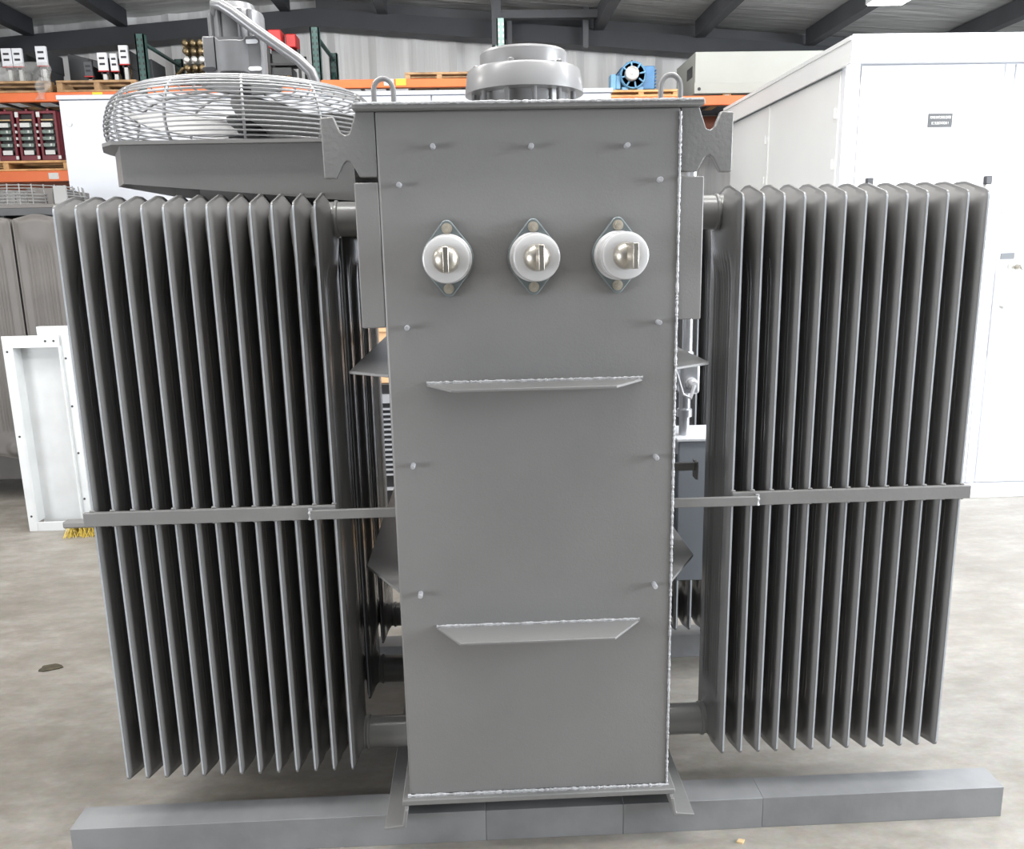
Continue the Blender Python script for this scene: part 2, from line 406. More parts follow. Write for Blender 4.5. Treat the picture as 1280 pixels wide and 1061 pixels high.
# --- radiator fin mesh (pressed sheet panel): local x thickness, y depth 0..0.27, z up
FW = .27; ZB, ZT, PK = .222, 1.826, .036
HZT, HZB = 1.788, .262
def sm(a, b, t):
    t = max(0, min(1, (t-a)/(b-a))); return t*t*(3-2*t)
def fin_builder():
    m = MB()
    ys = [0, .003, .006, .010, .016, .022, .028, .034, .04, .046]+[.052+.166*i/26 for i in range(0, 27)]+[.224, .230, .236, .242, .248, .254, .260, .264, .267, .270]
    ss = [0, .003, .008, .014, .02, .028]+[.036+.10*i/10 for i in range(11)]+[.16+.66*i/10 for i in range(11)]+[.83, .845, .86, .875]+[.885+.09*i/12 for i in range(13)]+[.981, .987, .992, .996, 1]
    ss = sorted(set(ss))
    def tri(y):
        d = abs(y-.135); return 1-d/.135 if d > .022 else 1-.022/.135+.012*(1-(d/.022)**2)
    vs = []
    for y in ys:
        top = ZT+PK*tri(y)-(.012*(1-min(1, min(y, FW-y)/.010))**2); bot = ZB-PK*tri(y)+(.010*(1-min(1, min(y, FW-y)/.010))**2)
        for s_ in ss:
            z = bot+(top-bot)*s_
            e = min(y, FW-y, (top-z)*.95, (z-bot)*.95)
            t = .0024
            body = sm(.006, .016, e)
            g = 0
            zin = sm(HZB+.09, HZB+.13, z)*(1-sm(HZT-.15, HZT-.09, z))
            for gy in (.065, .085, .105, .125, .145, .165, .185, .205):
                g += math.exp(-((y-gy)/.0050)**2)
            tk = .0058*body*(1-.75*g*zin)
            for hz, R0, R1, amp in ((HZT, .050, .165, .0175), (HZB, .036, .080, .0175)):
                dd = math.hypot(y-.135, (z-hz)*(.75 if hz == HZT and z < hz else 1.0))
                tk += amp*(1-sm(R0, R1, dd))*sm(.007, .042, e)
            vs.append((t+tk, y, z))
    ny_, ns = len(ys), len(ss)
    V = [(x, y, z) for x, y, z in vs]+[(-x, y, z) for x, y, z in vs]
    F = []
    K = ny_*ns
    for i in range(ny_-1):
        for j in range(ns-1):
            a, b, c_, d_ = i*ns+j, (i+1)*ns+j, (i+1)*ns+j+1, i*ns+j+1
            F.append((a, b, c_, d_)); F.append((K+a, K+d_, K+c_, K+b))
    for i in range(ny_-1):
        F.append((i*ns, K+i*ns, K+(i+1)*ns, (i+1)*ns)); j = ns-1
        F.append((i*ns+j, (i+1)*ns+j, K+(i+1)*ns+j, K+i*ns+j))
    for j in range(ns-1):
        F.append((j, j+1, K+j+1, K+j)); a = (ny_-1)*ns
        F.append((a+j, K+a+j, K+a+j+1, a+j+1))
    return m._add(V, F)
FIN_PITCH = .0537
fin_proto = None
def radiator(side, y0, label, front=False, depth=1):
    global fin_proto
    s = side
    xin = -.404 if s < 0 else .688
    xt = TX0 if s < 0 else TX1
    xout = xin+s*12*FIN_PITCH
    yc = y0+.135*depth
    rad = None
    for hz, r in ((HZT, .0455), (HZB, .0465)):
        h = MB(); h.cyl((xt, yc, hz), (xin-s*.012, yc, hz), r, 28)
        h.lathe([(r, -.006), (r+.004, -.003), (r+.004, .003), (r, .006)], (xin-s*.034, yc, hz), 'x', 28)
        h.cyl((xin, yc, hz), (xout, yc, hz), .034, 20)
        if rad is None: rad = h.build('radiator', M['pipe'], T); rad['label'] = label
        else: h.build('lower_header_pipe', M['pipe'], rad)
    for i in range(13):
        x = xin+s*i*FIN_PITCH
        if fin_proto is None:
            fin_proto = fin_builder().build('fin', M['fin'], rad, origin=(0, 0, 0), smooth=38)
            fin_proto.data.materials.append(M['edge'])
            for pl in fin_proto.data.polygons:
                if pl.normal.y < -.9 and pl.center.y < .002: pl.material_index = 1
            ORIG[fin_proto.name] = Vector((x, y0, 0)); fin_proto.location = ORIG[fin_proto.name]-ORIG[rad.name]
        else:
            f_ = copy_part(fin_proto, rad, Vector((x, y0, 0))-ORIG[fin_proto.name])
            if depth != 1: f_.scale = (1, depth, 1)
    if front:
        xa, xb = sorted((xin+s*(-.004), xout+s*.02))
        b = MB().box(xa, xb, y0-.016, y0-.001, .997, 1.034)
        for i in range(13):
            x = xin+s*i*FIN_PITCH
            b.bead((x-.006, y0-.004, 1.036), (x+.006, y0-.004, 1.036), .004, i, .004)
            b.bead((x-.006, y0-.004, .995), (x+.006, y0-.004, .995), .004, i+40, .004)
        b.build('brace_bar', M['bargrey'], rad, bevel=.002)
        xa, xb = sorted((xt, xin+s*.062))
        xa0 = xin+s*.062
        a = MB().box(xa, xb, y0-.028, y0-.0165, 1.000, 1.026)
        a.build('brace_arm', M['bargrey'], rad, bevel=.002)
        MB().bead((xa0, y0-.022, 1.000), (xa0, y0-.022, 1.030), .006, 77, .005).build('weld_bead', M['weld'], rad)
    return rad
Y1, Y2, Y3 = .06, .45, .87
radiator(-1, Y1, 'front left bank of thirteen cooling fins', True)
radiator(-1, Y2, 'second left bank of cooling fins')
radiator(-1, Y3-.02, 'rear left bank of cooling fins', depth=1.33)
radiator(1, Y1, 'front right bank of thirteen cooling fins', True)
radiator(1, Y3, 'rear right bank of cooling fins')

# --- control box, conduit, fitting and cable between the right-hand radiators
cb = MB().box(.668, .83, .60, .80, .545, 1.05).build('control_box', M['ctrl'], T, bevel=.004)
MB().box(.66, .835, .592, .81, 1.050, 1.060).build('lid', M['white'], cb, bevel=.002)  # white slab paints the light falling on the grey box's top
MB().box(TX1, .668, .62, .632, .60, 1.0).build('bracket', M['ctrl'], cb)
cd = MB().tube([(.705, .66, 1.34), (.705, .66, 1.97)], .0165, 16).tube([(.705, .66, 1.97), (.69, .67, 1.99), (.60, .70, 2.0), (TX1, .72, 2.0)], .0165, 16).build('conduit', M['silver'], T)
fb = MB().box(.678, .745, .63, .69, 1.205, 1.31).build('conduit_fitting', M['silver'], T, bevel=.012, segs=3)
MB().lathe([(.022, 1.30), (.022, 1.345), (.018, 1.35)], (.705, .66, 0), 'z', 18).build('coupling', M['silver'], fb)
MB().lathe([(.026, 1.125), (.026, 1.15), (.02, 1.155), (.02, 1.21)], (.70, .66, 0), 'z', 18).lathe([(.018, 1.058), (.018, 1.125)], (.70, .66, 0), 'z', 14).build('coupling', M['silver'], fb)
MB().lathe([(.02, .0), (.02, .02), (.015, .022), (.012, .045)], (.712, .63, 1.245), '-y', 18).build('cable_gland', M['cable'], fb)
MB().tube([(.512, .20, 1.56), (.55, .25, 1.535), (.60, .40, 1.46), (.625, .50, 1.38), (.64, .55, 1.30), (.668, .56, 1.22), (.695, .565, 1.205), (.712, .582, 1.245)], .006, 8).build('cable', M['cable'], fb)
vb = MB().box(TX1, .645, .30, .312, 1.03, 1.055).build('side_bracket', M['bargrey'], T, bevel=.002)
MB().box(.645, .652, .285, .327, 1.005, 1.06).build('end_plate', M['bargrey'], vb, bevel=.001)
# drain boss low on the right
MB().lathe([(.0, .0), (.03, 0), (.03, .05), (.024, .055), (.024, .07), (0, .07)], (TX1, .33, .235), 'x', 6).build('drain_plug', M['bargrey'], T)

# --- cooling fan on top of the left radiators
FX, FY = -.690, .60
oct_ = [(-.925, .20), (-.318, .20), (-.318, 1.0), (-.925, 1.0), (-1.02, .85), (-1.02, .40)]
sh = MB()
def sbot(x): return 1.905+(x+1.10)*(-.070/.78)
vt = [(x, y, 1.985) for x, y in oct_]; vb_ = [(x, y, max(sbot(x), 1.83) if x > -1 else sbot(x)) for x, y in oct_]
# walls with some thickness so the hood reads as sheet steel
inn = [((x-FX*1)*.985+FX, (y-FY)*.985+FY) for x, y in oct_]
n = len(oct_)
V = vt+vb_+[(inn[i][0], inn[i][1], 1.985) for i in range(n)]+[(inn[i][0], inn[i][1], vb_[i][2]) for i in range(n)]
F = []
for i in range(n):
    j = (i+1) % n
    F += [(i, j, n+j, n+i), (2*n+i, 3*n+i, 3*n+j, 2*n+j), (i, 2*n+i, 2*n+j, j), (n+i, n+j, 3*n+j, 3*n+i)]
sh._add(V, F)
fan = sh.build('cooling_fan', M['paint'], T); fan['label'] = 'round caged cooling fan on a tapered sheet steel hood'
# mounting ring plate
mr = MB()
out = [(x*1.0, y) for x, y in [(-.960, .175), (-.29, .175), (-.29, 1.025), (-.955, 1.025), (-1.035, .82), (-1.035, .36)]]
ring_n = 48
vs_ = []
def oct_r(a):
    dx, dy = math.cos(a), math.sin(a); best = 9
    for i in range(n):
        p = Vector(out[i])-Vector((FX, FY)); q = Vector(out[(i+1) % n])-Vector((FX, FY)); e = q-p
        den = dx*e.y-dy*e.x
        if abs(den) < 1e-9: continue
        t = (p.x*e.y-p.y*e.x)/den; u = (p.x*dy-p.y*dx)/den
        if t > 0 and -1e-6 <= u <= 1+1e-6: best = min(best, t)
    return best
for k in range(ring_n):
    a = 2*PI*k/ring_n; ro = oct_r(a); ri = min(.345, ro-.02)
    for z in (1.985, 1.994): vs_ += [(FX+ro*math.cos(a), FY+ro*math.sin(a), z), (FX+ri*math.cos(a), FY+ri*math.sin(a), z)]
FF = []
for k in range(ring_n):
    a = 4*k; b = 4*((k+1) % ring_n)
    FF += [(a, b, b+2, a+2), (a+1, a+3, b+3, b+1), (a, a+1, b+1, b), (a+2, b+2, b+3, a+3)]
mr._add(vs_, FF)
mr.build('mounting_ring', M['paint'], fan)
MB().prism([(-.76, 1.845), (-.318, 1.815), (-.318, 1.86), (-.76, 1.885)], .30, .312).build('hood_skirt', M['paint'], fan)
g = MB()
prof = [(.385, 1.999), (.398, 2.022), (.404, 2.046), (.404, 2.070), (.399, 2.094), (.391, 2.118), (.378, 2.140), (.358, 2.158), (.332, 2.170), (.300, 2.178), (.265, 2.184), (.228, 2.188), (.190, 2.191), (.150, 2.194), (.110, 2.196)]
pf2 = []
for i in range(len(prof)-1):
    (r0, z0), (r1, z1) = prof[i], prof[i+1]
    pf2 += [(r0, z0)] + ([((r0+r1)/2, (z0+z1)/2)] if z0 < 2.16 else [])
pf2.append(prof[-1])
for r, z in pf2:
    g.tube([(FX+r*math.cos(2*PI*i/56), FY+r*math.sin(2*PI*i/56), z) for i in range(56)], .0026, 5, closed=True)
for k in range(12):
    a = 2*PI*(k+.43)/12
    g.tube([(FX+(r-.004)*math.cos(a), FY+(r-.004)*math.sin(a), z) for r, z in prof], .0042, 6)
g.build('guard', M['wire'], fan, smooth=60)
for k in range(4):
    a = 2*PI*k/4+.62
    b = MB(); v = []
    nr, nc = 8, 7
    for s_ in (0, 1):
        for i in range(nr+1):
            r = .05+.30*i/nr; wdt = .055+.085*math.sin(min(1, i/nr*1.15)*PI*.55)
            for j in range(nc+1):
                t = (j/nc-.5)*2; pitch = -math.radians(26-10*i/nr)
                u = t*wdt; zz = u*math.sin(pitch)+.012*(1-t*t); uu = u*math.cos(pitch)
                rr = r-.03*(t*t)*(i/nr)
                v.append((FX+rr*math.cos(a)-uu*math.sin(a), FY+rr*math.sin(a)+uu*math.cos(a), 2.075+zz+s_*.003))
    K = (nr+1)*(nc+1); f = []
    for i in range(nr):
        for j in range(nc):
            q = (i*(nc+1)+j, (i+1)*(nc+1)+j, (i+1)*(nc+1)+j+1, i*(nc+1)+j+1)
            f += [q, tuple(K+x for x in q[::-1])]
    b._add(v, f).build('fan_blade', M['blade'], fan, smooth=60)
MB().lathe([(0, 2.05), (.06, 2.05), (.062, 2.06), (.062, 2.11), (.04, 2.12), (.018, 2.125), (.018, 2.2), (0, 2.2)], (FX, FY, 0), 'z', 28).build('hub', M['dark'], fan)
mo = MB().lathe([(0, 2.197), (.115, 2.197), (.115, 2.203), (.075, 2.205), (.080, 2.225), (.082, 2.25), (.082, 2.395), (.078, 2.405), (.060, 2.412), (.055, 2.428), (0, 2.43)], (-.70, FY, 0), 'z', 40)
for a in (-2.3, -1.95, -1.2, -.85):
    mo.cyl((-.70+.083*math.cos(a), FY+.083*math.sin(a), 2.21), (-.70+.083*math.cos(a), FY+.083*math.sin(a), 2.40), .008, 8)
mo.build('motor', M['motorgrey'], fan)
# saddle shaped foot plate of the motor, facing out, with slots
mp = MB()
px0, px1, pz0, pz1, py = -.778, -.612, 2.217, 2.322, .505
cols = [0, .1, .22, .3, .4, .5, .6, .7, .78, .9, 1]
prof_y = [0, 0, .0, .018, .03, .034, .03, .018, 0, 0, 0]
vv = []
for i, cfrac in enumerate(cols):
    x = px0+(px1-px0)*cfrac
    dz = .012 if .25 < cfrac < .75 else 0
    for z in (pz0+(.006 if dz else 0), pz1-dz):
        vv += [(x, py+.0-prof_y[i]*.5, z), (x, py+.010-prof_y[i]*.5, z)]
ff = []
for i in range(len(cols)-1):
    a = 4*i; b = a+4
    ff += [(a, b, b+2, a+2), (a+1, a+3, b+3, b+1), (a, a+1, b+1, b), (a+2, b+2, b+3, a+3)]
ff += [(0, 2, 3, 1), (len(vv)-4, len(vv)-3, len(vv)-1, len(vv)-2)]
mp._add(vv, ff)
mp.build('foot_plate', M['motorgrey'], fan, bevel=.003)
for cx_, cz in ((-.637, 2.306), (-.632, 2.232), (-.765, 2.232)):
    MB().prism([(cx_+.016*math.copysign(1, math.cos(a))*.7+.008*math.cos(a), cz+.006*math.sin(a)) for a in [2*PI*i/16 for i in range(16)]], py-.0025, py+.001).build('slot', M['white'] if cx_ > -.7 else M['slot'], fan)
MB().box(-.745, -.665, .505, .56, 2.23, 2.32).build('foot_bracket', M['motorgrey'], fan)
MB().tube([(-.735, .56, 2.37), (-.742, .54, 2.395), (-.735, .515, 2.41), (-.715, .505, 2.405), (-.685, .50, 2.385), (-.62, .49, 2.335), (-.55, .485, 2.285), (-.50, .48, 2.25), (-.465, .475, 2.215), (-.455, .48, 2.185)], .0155, 14).build('conduit', M['motorgrey'], fan)
MB().lathe([(.02, 2.385), (.021, 2.405), (.017, 2.415)], (-.735, .56, -.02), 'z', 16).build('conduit_elbow', M['motorgrey'], fan)

# ------------------------------------------------------------------ support beams
def beam_parts(bx, segs_, label, y0, y1):
    t = thing('support_beam', label, 'beam', ((segs_[0]+segs_[-1])/2, (y0+y1)/2, 0))
    for i in range(len(segs_)-1):
        MB().box(segs_[i]+.0004, segs_[i+1]-.0004, y0+.001*(i % 2), y1, 0, .100-.001*(i % 2)).build('beam_section', M['beam'], t, bevel=.0012)
    return t
beam_parts(None, [-1.212, -.02, .385, .80, 1.53], 'long grey painted beam on the floor in front, under the transformer feet', .02, .118)
beam_parts(None, [-1.10, .30, 1.60], 'grey painted beam on the floor behind, under the back of the transformer', 1.07, 1.168)

# ================================================================== WHITE SWITCHGEAR CABINET (right)
S = thing('switchgear_cabinet', 'tall white walk-in switchgear cabinet with overhanging roof on the right of the transformer', 'cabinet', (3.6, 4.2, 0))
cx0, cx1, cy0, cy1 = 2.25, 4.95, 3.10, 5.35
MB().box(cx0+.03, cx1-.03, cy0+.03, cy1-.03, .03, 2.76).build('body', M['white'], S)
MB().box(cx0, cx0+.09, cy0-.002, cy0+.06, .01, 2.75).build('corner_post', M['white'], S, bevel=.004)
MB().box(cx0-.005, cx1, cy0-.01, cy1, 0, .10).build('base_skirt', M['white'], S, bevel=.004)
rf = MB().prism([(cy0-.16, 2.745), (cy1+.1, 2.735), (cy1+.1, 2.86), (cy0-.16, 2.87)], cx0-.03, cx1+.1, 'yz').build('roof', M['white'], S, bevel=.004)
MB().box(cx0-.045, cx1+.1, cy0-.175, cy0-.155, 2.755, 2.875).build('fascia', M['white'], rf, bevel=.003)
MB().box(cx0-.045, cx0-.03, cy0-.16, cy1+.1, 2.72, 2.865).build('side_fascia', M['pale'], rf, bevel=.003)
MB().box(cx0-.055, cx0-.03, cy0-.16, cy1+.1, 2.845, 2.868).build('side_trim', M['pale'], rf)
# front: bay door, narrow strip, second door
def front_panel(name, x0, x1, z0=.11, z1=2.735):
    o = MB().box(x0, x1, cy0-.006, cy0+.03, z0, z1).build(name, M['white'], S, bevel=.003)
    for sx in (x0+.025, x1-.025):
        for sz in (z1-.065, (z0+z1)/2+.45, (z0+z1)/2-.4, z0+.25):
            MB().lathe([(0, 0), (.007, 0), (.006, .004), (0, .005)], (sx, cy0-.006, sz), '-y', 10).build('screw', M['steel'], o)
    return o
dA = front_panel('door', cx0+.095, 3.225)
front_panel('mullion', 3.232, 3.288)
dB = front_panel('door', 3.30, 4.20)
front_panel('door', 4.21, 4.93)
# studs with dark caps
for x in (2.43, 3.178):
    k = MB().box(x-.02, x+.02, cy0-.035, cy0-.006, 2.035, 2.085).build('clip', M['slot'], S, bevel=.004)
    MB().box(x-.012, x+.012, cy0-.03, cy0-.006, 1.98, 2.035).build('clip_leg', M['steel'], k, bevel=.002)
sg = MB().box(2.775, 2.925, cy0-.011, cy0-.0062, 2.377, 2.457).build('sign', M['dark'], S)
sg['label'] = 'small dark engraved name plate with white lettering'
text_mesh('POWER SWITCHING CENTER', .0125, (2.85, cy0-.0115, 2.433), (PI/2, 0, 0), M['label'], sg).scale = (.78, 1.75, 1)
text_mesh('EC SUBSTATION 1', .0125, (2.85, cy0-.0115, 2.400), (PI/2, 0, 0), M['label'], sg).scale = (1.05, 1.75, 1)
# handle, hasp, lock and label beside the door edge
hd = MB().box(3.325, 3.40, cy0-.012, cy0-.006, 1.10, 1.52).prism([(3.335, 1.50), (3.375, 1.50), (3.40, 1.36), (3.37, 1.28), (3.335, 1.28)], cy0-.03, cy0-.011).build('door_handle', M['pale'], S, bevel=.004)
MB().tube([(3.345, cy0-.02, 1.50), (3.345, cy0-.06, 1.49), (3.345, cy0-.065, .98), (3.345, cy0-.02, .96)], .012, 8).build('lever', M['pale'], hd)
MB().box(3.37, 3.47, cy0-.075, cy0-.008, 1.255, 1.31).build('hasp', M['pale'], hd, bevel=.004)
MB().box(3.315, 3.405, cy0-.0095, cy0-.0065, 1.575, 1.615).build('label_plate', M['greybox'], hd)
lk = MB().box(3.365, 3.405, cy0-.03, cy0-.006, 1.49, 1.55).build('lock_plate', M['steel'], S, bevel=.003)
MB().lathe([(.02, 0), (.021, .02), (.018, .03), (.018, .07), (.012, .074), (0, .074)], (3.42, cy0-.012, 1.527), '-y', 20).build('lock_cylinder', M['tin'], lk)
# side panels on the left face with seams and hinges
for a, b in ((cy0+.06, 4.40), (4.41, cy1)):
    o = MB().box(cx0-.006, cx0+.03, a, b, .11, 2.72).build('side_panel', M['pale'], S, bevel=.003)
    for hz in (2.48, 2.18, 1.6, .9):
        MB().cyl((cx0-.012, a+.035, hz-.03), (cx0-.012, a+.035, hz+.03), .009, 8).build('hinge', M['pale'], o)
MB().box(cx0-.012, cx0-.004, 4.385, 4.425, .11, 2.72).build('seam_strip', M['pale'], S, bevel=.002)
MB().tube([(2.33, 4.95, 2.862), (2.33, 4.95, 2.90), (2.36, 4.93, 2.93), (2.44, 4.93, 2.92)], .018, 8).build('roof_eye', M['steel'], rf)

# ================================================================== WHITE CABINET BEHIND (left)
B = thing('sheet_metal_cabinet', 'large plain white sheet metal cabinet standing behind the fan, in front of the rack', 'cabinet', (-1.0, 4.9, 0))
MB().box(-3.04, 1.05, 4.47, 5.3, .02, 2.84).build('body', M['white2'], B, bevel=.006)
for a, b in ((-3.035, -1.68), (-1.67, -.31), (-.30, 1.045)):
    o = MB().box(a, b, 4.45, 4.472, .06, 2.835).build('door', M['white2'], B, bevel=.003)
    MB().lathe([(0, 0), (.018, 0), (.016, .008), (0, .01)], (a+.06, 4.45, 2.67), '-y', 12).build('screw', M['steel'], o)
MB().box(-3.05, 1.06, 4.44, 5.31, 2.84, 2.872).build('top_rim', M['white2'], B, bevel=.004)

# ================================================================== PALLET RACK
R = thing('pallet_rack', 'tall pallet rack with dark green uprights and orange beams along the back wall', 'rack', (-.8, 6.6, 0))
def upright(x, top, m, y0=6.0, y1=7.0):
    f = MB()
    post = None
    for y in (y0, y1):
        b = MB().box(x-.04, x+.04, y, y+.012, 0, top).box(x-.04, x-.028, y, y+.07, 0, top).box(x+.028, x+.04, y, y+.07, 0, top)
        o = b.build('upright', m, R)
        h = MB()
        z = 2.6
        while z < top-.03:
            for dx in (-.018, .018):
                h.prism([(x+dx-.007, z), (x+dx+.007, z), (x+dx+.005, z+.022), (x+dx-.005, z+.022)], y-.0015, y+.001)
            z += .05
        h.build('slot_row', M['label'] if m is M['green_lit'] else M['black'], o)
    br = MB(); z = 1.2; k = 0
    while z < top-.35:
        a, b = (y0+.05, y1+.02) if k % 2 == 0 else (y1+.02, y0+.05)
        br.tube([(x, a, z), (x, b, z+.75)], .02, 6); z += .78; k += 1
    br.tube([(x, y0+.05, top-.06), (x, y1+.02, top-.06)], .02, 6)
    br.build('brace', M['green'], R)
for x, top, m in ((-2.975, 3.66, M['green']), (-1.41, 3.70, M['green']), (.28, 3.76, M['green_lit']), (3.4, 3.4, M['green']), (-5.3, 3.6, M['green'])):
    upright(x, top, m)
def rbeam(x0, x1, z0, z1, y=5.97, m='orange', tags=()):
    o = MB().box(x0, x1, y-.03, y+.03, z0, z1).build('beam', M[m], R, bevel=.006)
    for tx, tm in tags: MB().box(tx, tx+.09, y-.033, y-.0305, z0+.02, z0+.075).build('tag', M[tm], o)
    return o
rbeam(-5.26, -3.02, 3.085, 3.165, tags=((-3.42, 'yellow'),)); rbeam(-2.93, -1.45, 3.13, 3.205); rbeam(-1.37, .24, 3.165, 3.24, tags=((-.80, 'label'), (-.69, 'yellow')))
rbeam(.32, 3.36, 2.975, 3.06)
rbeam(-5.26, -3.02, 2.395, 2.49, tags=((-3.9, 'label'),))
for x0, x1, z0, z1 in ((-5.26, -3.02, 3.085, 3.165), (-2.93, -1.45, 3.13, 3.2), (-1.37, .24, 3.165, 3.235), (-5.26, -3.02, 2.395, 2.49)):
    rbeam(x0, x1, z0, z1, 7.0, 'rust')
rbeam(.32, 3.36, 2.90, 3.03, 7.0, 'rust')
# decking bars
for x0, x1, z in ((-5.2, -3.05, 3.16), (-2.9, -1.5, 3.198), (-1.3, .2, 3.228), (.4, 3.3, 3.052), (-5.2, -3.05, 2.485)):
    dk = MB(); x = x0
    while x < x1: dk.box(x, x+.03, 5.98, 7.0, z-.012, z+.006); x += .24
    dk.build('deck_bar', M['dark'], R)

# ---- pallets
def pallet(x0, x1, y0, y1, z, label, m, h=.11, name='wooden_pallet'):
    t = thing(name, label, 'pallet', ((x0+x1)/2, (y0+y1)/2, z))
    nb = 5
    for i in range(nb):
        y = y0+(y1-y0-.1)*i/(nb-1)
        MB().box(x0, x1, y, y+.1, z+h-.02, z+h).build('deck_board', m, t, bevel=.002)
    for i in range(3):
        y = y0+(y1-y0-.1)*i/2
        MB().box(x0, x1, y, y+.1, z, z+.018).build('bottom_board', m, t, bevel=.002)
    for i in range(3):
        x = x0+(x1-x0-.05)*i/2
        MB().box(x, x+.05, y0+.005, y1-.005, z+.018, z+h-.02).build('stringer', m, t, bevel=.002)
    return t
pallet(-4.95, -3.80, 5.96, 6.9, 3.168, 'wooden pallet on the upper left rack beam, under the plastic-wrapped breakers', M['wood'], .10)
pallet(-3.74, -3.03, 5.96, 6.9, 3.168, 'wooden pallet on the upper left rack beam, under the unwrapped white-faced breakers', M['wood'], .10)
pallet(-4.85, -3.72, 5.96, 6.9, 2.493, 'wooden pallet on the lower rack shelf under the maroon breakers', M['wood2'], .09)
pallet(-.62, .02, 6.1, 6.9, 3.242, 'empty wooden pallet lying on the middle rack beam, left of the round relief cover', M['wood'], .085)
pallet(1.22, 1.92, 5.96, 6.6, 3.062, 'orange-stained wooden pallet under the blue motor', M['wood2'], .062)

# ---- maroon breakers on the lower shelf
def maroon_breaker(x, label):
    t = thing('circuit_breaker', label, 'circuit breaker', (x, 6.2, 2.583), 'maroon circuit breakers on the lower shelf')
    z0 = 2.584
    b = MB().box(x-.084, x+.084, 6.02, 6.45, z0, z0+.43).box(x-.084, x-.060, 5.965, 6.02, z0, z0+.43).box(x+.060, x+.084, 5.965, 6.02, z0, z0+.43)
    b.box(x-.066, x+.066, 5.965, 6.02, z0, z0+.045).box(x-.066, x+.066, 5.965, 6.02, z0+.405, z0+.43).build('housing', M['maroon'], t, bevel=.004)
    MB().box(x-.066, x+.066, 6.0, 6.021, z0+.045, z0+.405).build('cavity', M['black'], t)
    for i in range(4):
        z = z0+.115+i*.058
        a = MB().box(x-.055, x+.05, 5.955, 6.0, z, z+.034).build('contact_block', M['tray'], t, bevel=.004)
        MB().box(x-.097, x-.082, 5.945, 5.975, z+.005, z+.028).build('side_terminal', M['label'], t, bevel=.003)
        MB().box(x+.012, x+.026, 5.95, 5.956, z+.008, z+.03).build('clip', M['label'], a)
    MB().box(x-.05, x+.035, 5.952, 5.957, z0+.288, z0+.325).build('top_label', M['label'], t)
    MB().box(x-.045, x+.04, 5.958, 5.966, z0+.05, z0+.088).build('bottom_label', M['label'], t)
    MB().box(x-.05, x+.055, 5.955, 5.97, z0+.345, z0+.355).build('rail', M['chip'], t)
    MB().lathe([(.0, .43), (.012, .43), (.012, .45), (0, .452)], (x, 6.0, z0), 'z', 10).build('knob', M['maroon'], t)
    MB().box(x-.088, x-.058, 5.960, 5.965, z0+.375, z0+.42).box(x+.066, x+.09, 5.960, 5.965, z0+.01, z0+.04).build('sticker', M['label'], t)
    return t
m0 = maroon_breaker(-3.865, 'maroon circuit breaker on the lower shelf, rightmost of the three, beside the white cabinet')
copy_thing(m0, (-.190, 0, 0), 'maroon circuit breaker on the lower shelf, the middle one of the three')
copy_thing(m0, (-.380, 0, 0), 'maroon circuit breaker on the lower shelf, leftmost of the three, cut by the photo edge')

# ---- white-faced breakers on the upper shelf
def white_breaker(x0, x1, z0, z1, label, group, zbase=3.27, y=6.1, m='white'):
    xm = (x0+x1)/2
    t = thing('breaker_unit', label, 'circuit breaker', (xm, y+.2, zbase), group)
    f = MB().box(x0, x1, y, y+.03, z0, z1).build('front_panel', M[m], t, bevel=.004)
    h = z1-z0
    for fr in (.36, .68): MB().box(xm-(x1-x0)*.28, xm+(x1-x0)*.28, y-.003, y, z0+h*fr-.009, z0+h*fr+.009).build('slot', M['slot'], f)
    MB().box(x0-.002, x1+.002, y-.001, y+.03, z0-.008, z0).build('red_edge', M['red'], f)
    MB().box(x0+.008, x1-.008, y+.03, y+.34, z0-.03, z1-.03).build('body', M['dark'], t, bevel=.006)
    MB().box(xm-.016, xm+.016, y+.03, y+.06, zbase, z0).build('stand', M['label'], t)
    MB().box(xm-.035, xm+.035, y+.06, y+.32, zbase, z0-.03).build('rear_support', M['dark'], t)
    c_ = MB()
    for k in range(3): c_.tube([(xm+.03, y+.04, z0-.02-.02*k), (x1+.01, y+.02, max(z0-.06-.01*k, zbase+.02)), (xm+.02, y+.05, zbase+.01)], .005, 6)
    c_.build('wiring', M['brass'], t)
    return t
GW = 'white-faced breaker units on the upper shelf'
white_breaker(-4.262, -4.172, 3.42, 3.575, 'white-faced breaker in plastic wrap on the upper shelf, leftmost of its pallet', GW)
white_breaker(-4.164, -4.078, 3.42, 3.575, 'white-faced breaker in plastic wrap on the upper shelf, second from left', GW)
white_breaker(-3.955, -3.86, 3.425, 3.59, 'white-faced breaker in plastic wrap on the upper shelf, standing apart on the right end', GW)
white_breaker(-3.41, -3.325, 3.375, 3.53, 'white-faced breaker on the unwrapped pallet, left of three by the green upright', GW)
white_breaker(-3.314, -3.245, 3.38, 3.53, 'white-faced breaker on the unwrapped pallet, middle of three by the green upright', GW, y=6.14)
white_breaker(-3.212, -3.127, 3.43, 3.59, 'tallest white-faced breaker on the unwrapped pallet, nearest the green upright', GW)
white_breaker(-3.56, -3.485, 3.34, 3.465, 'dim grey-faced breaker set back in shade left of the white-faced three', None, y=6.15, m='greybox', zbase=3.29)
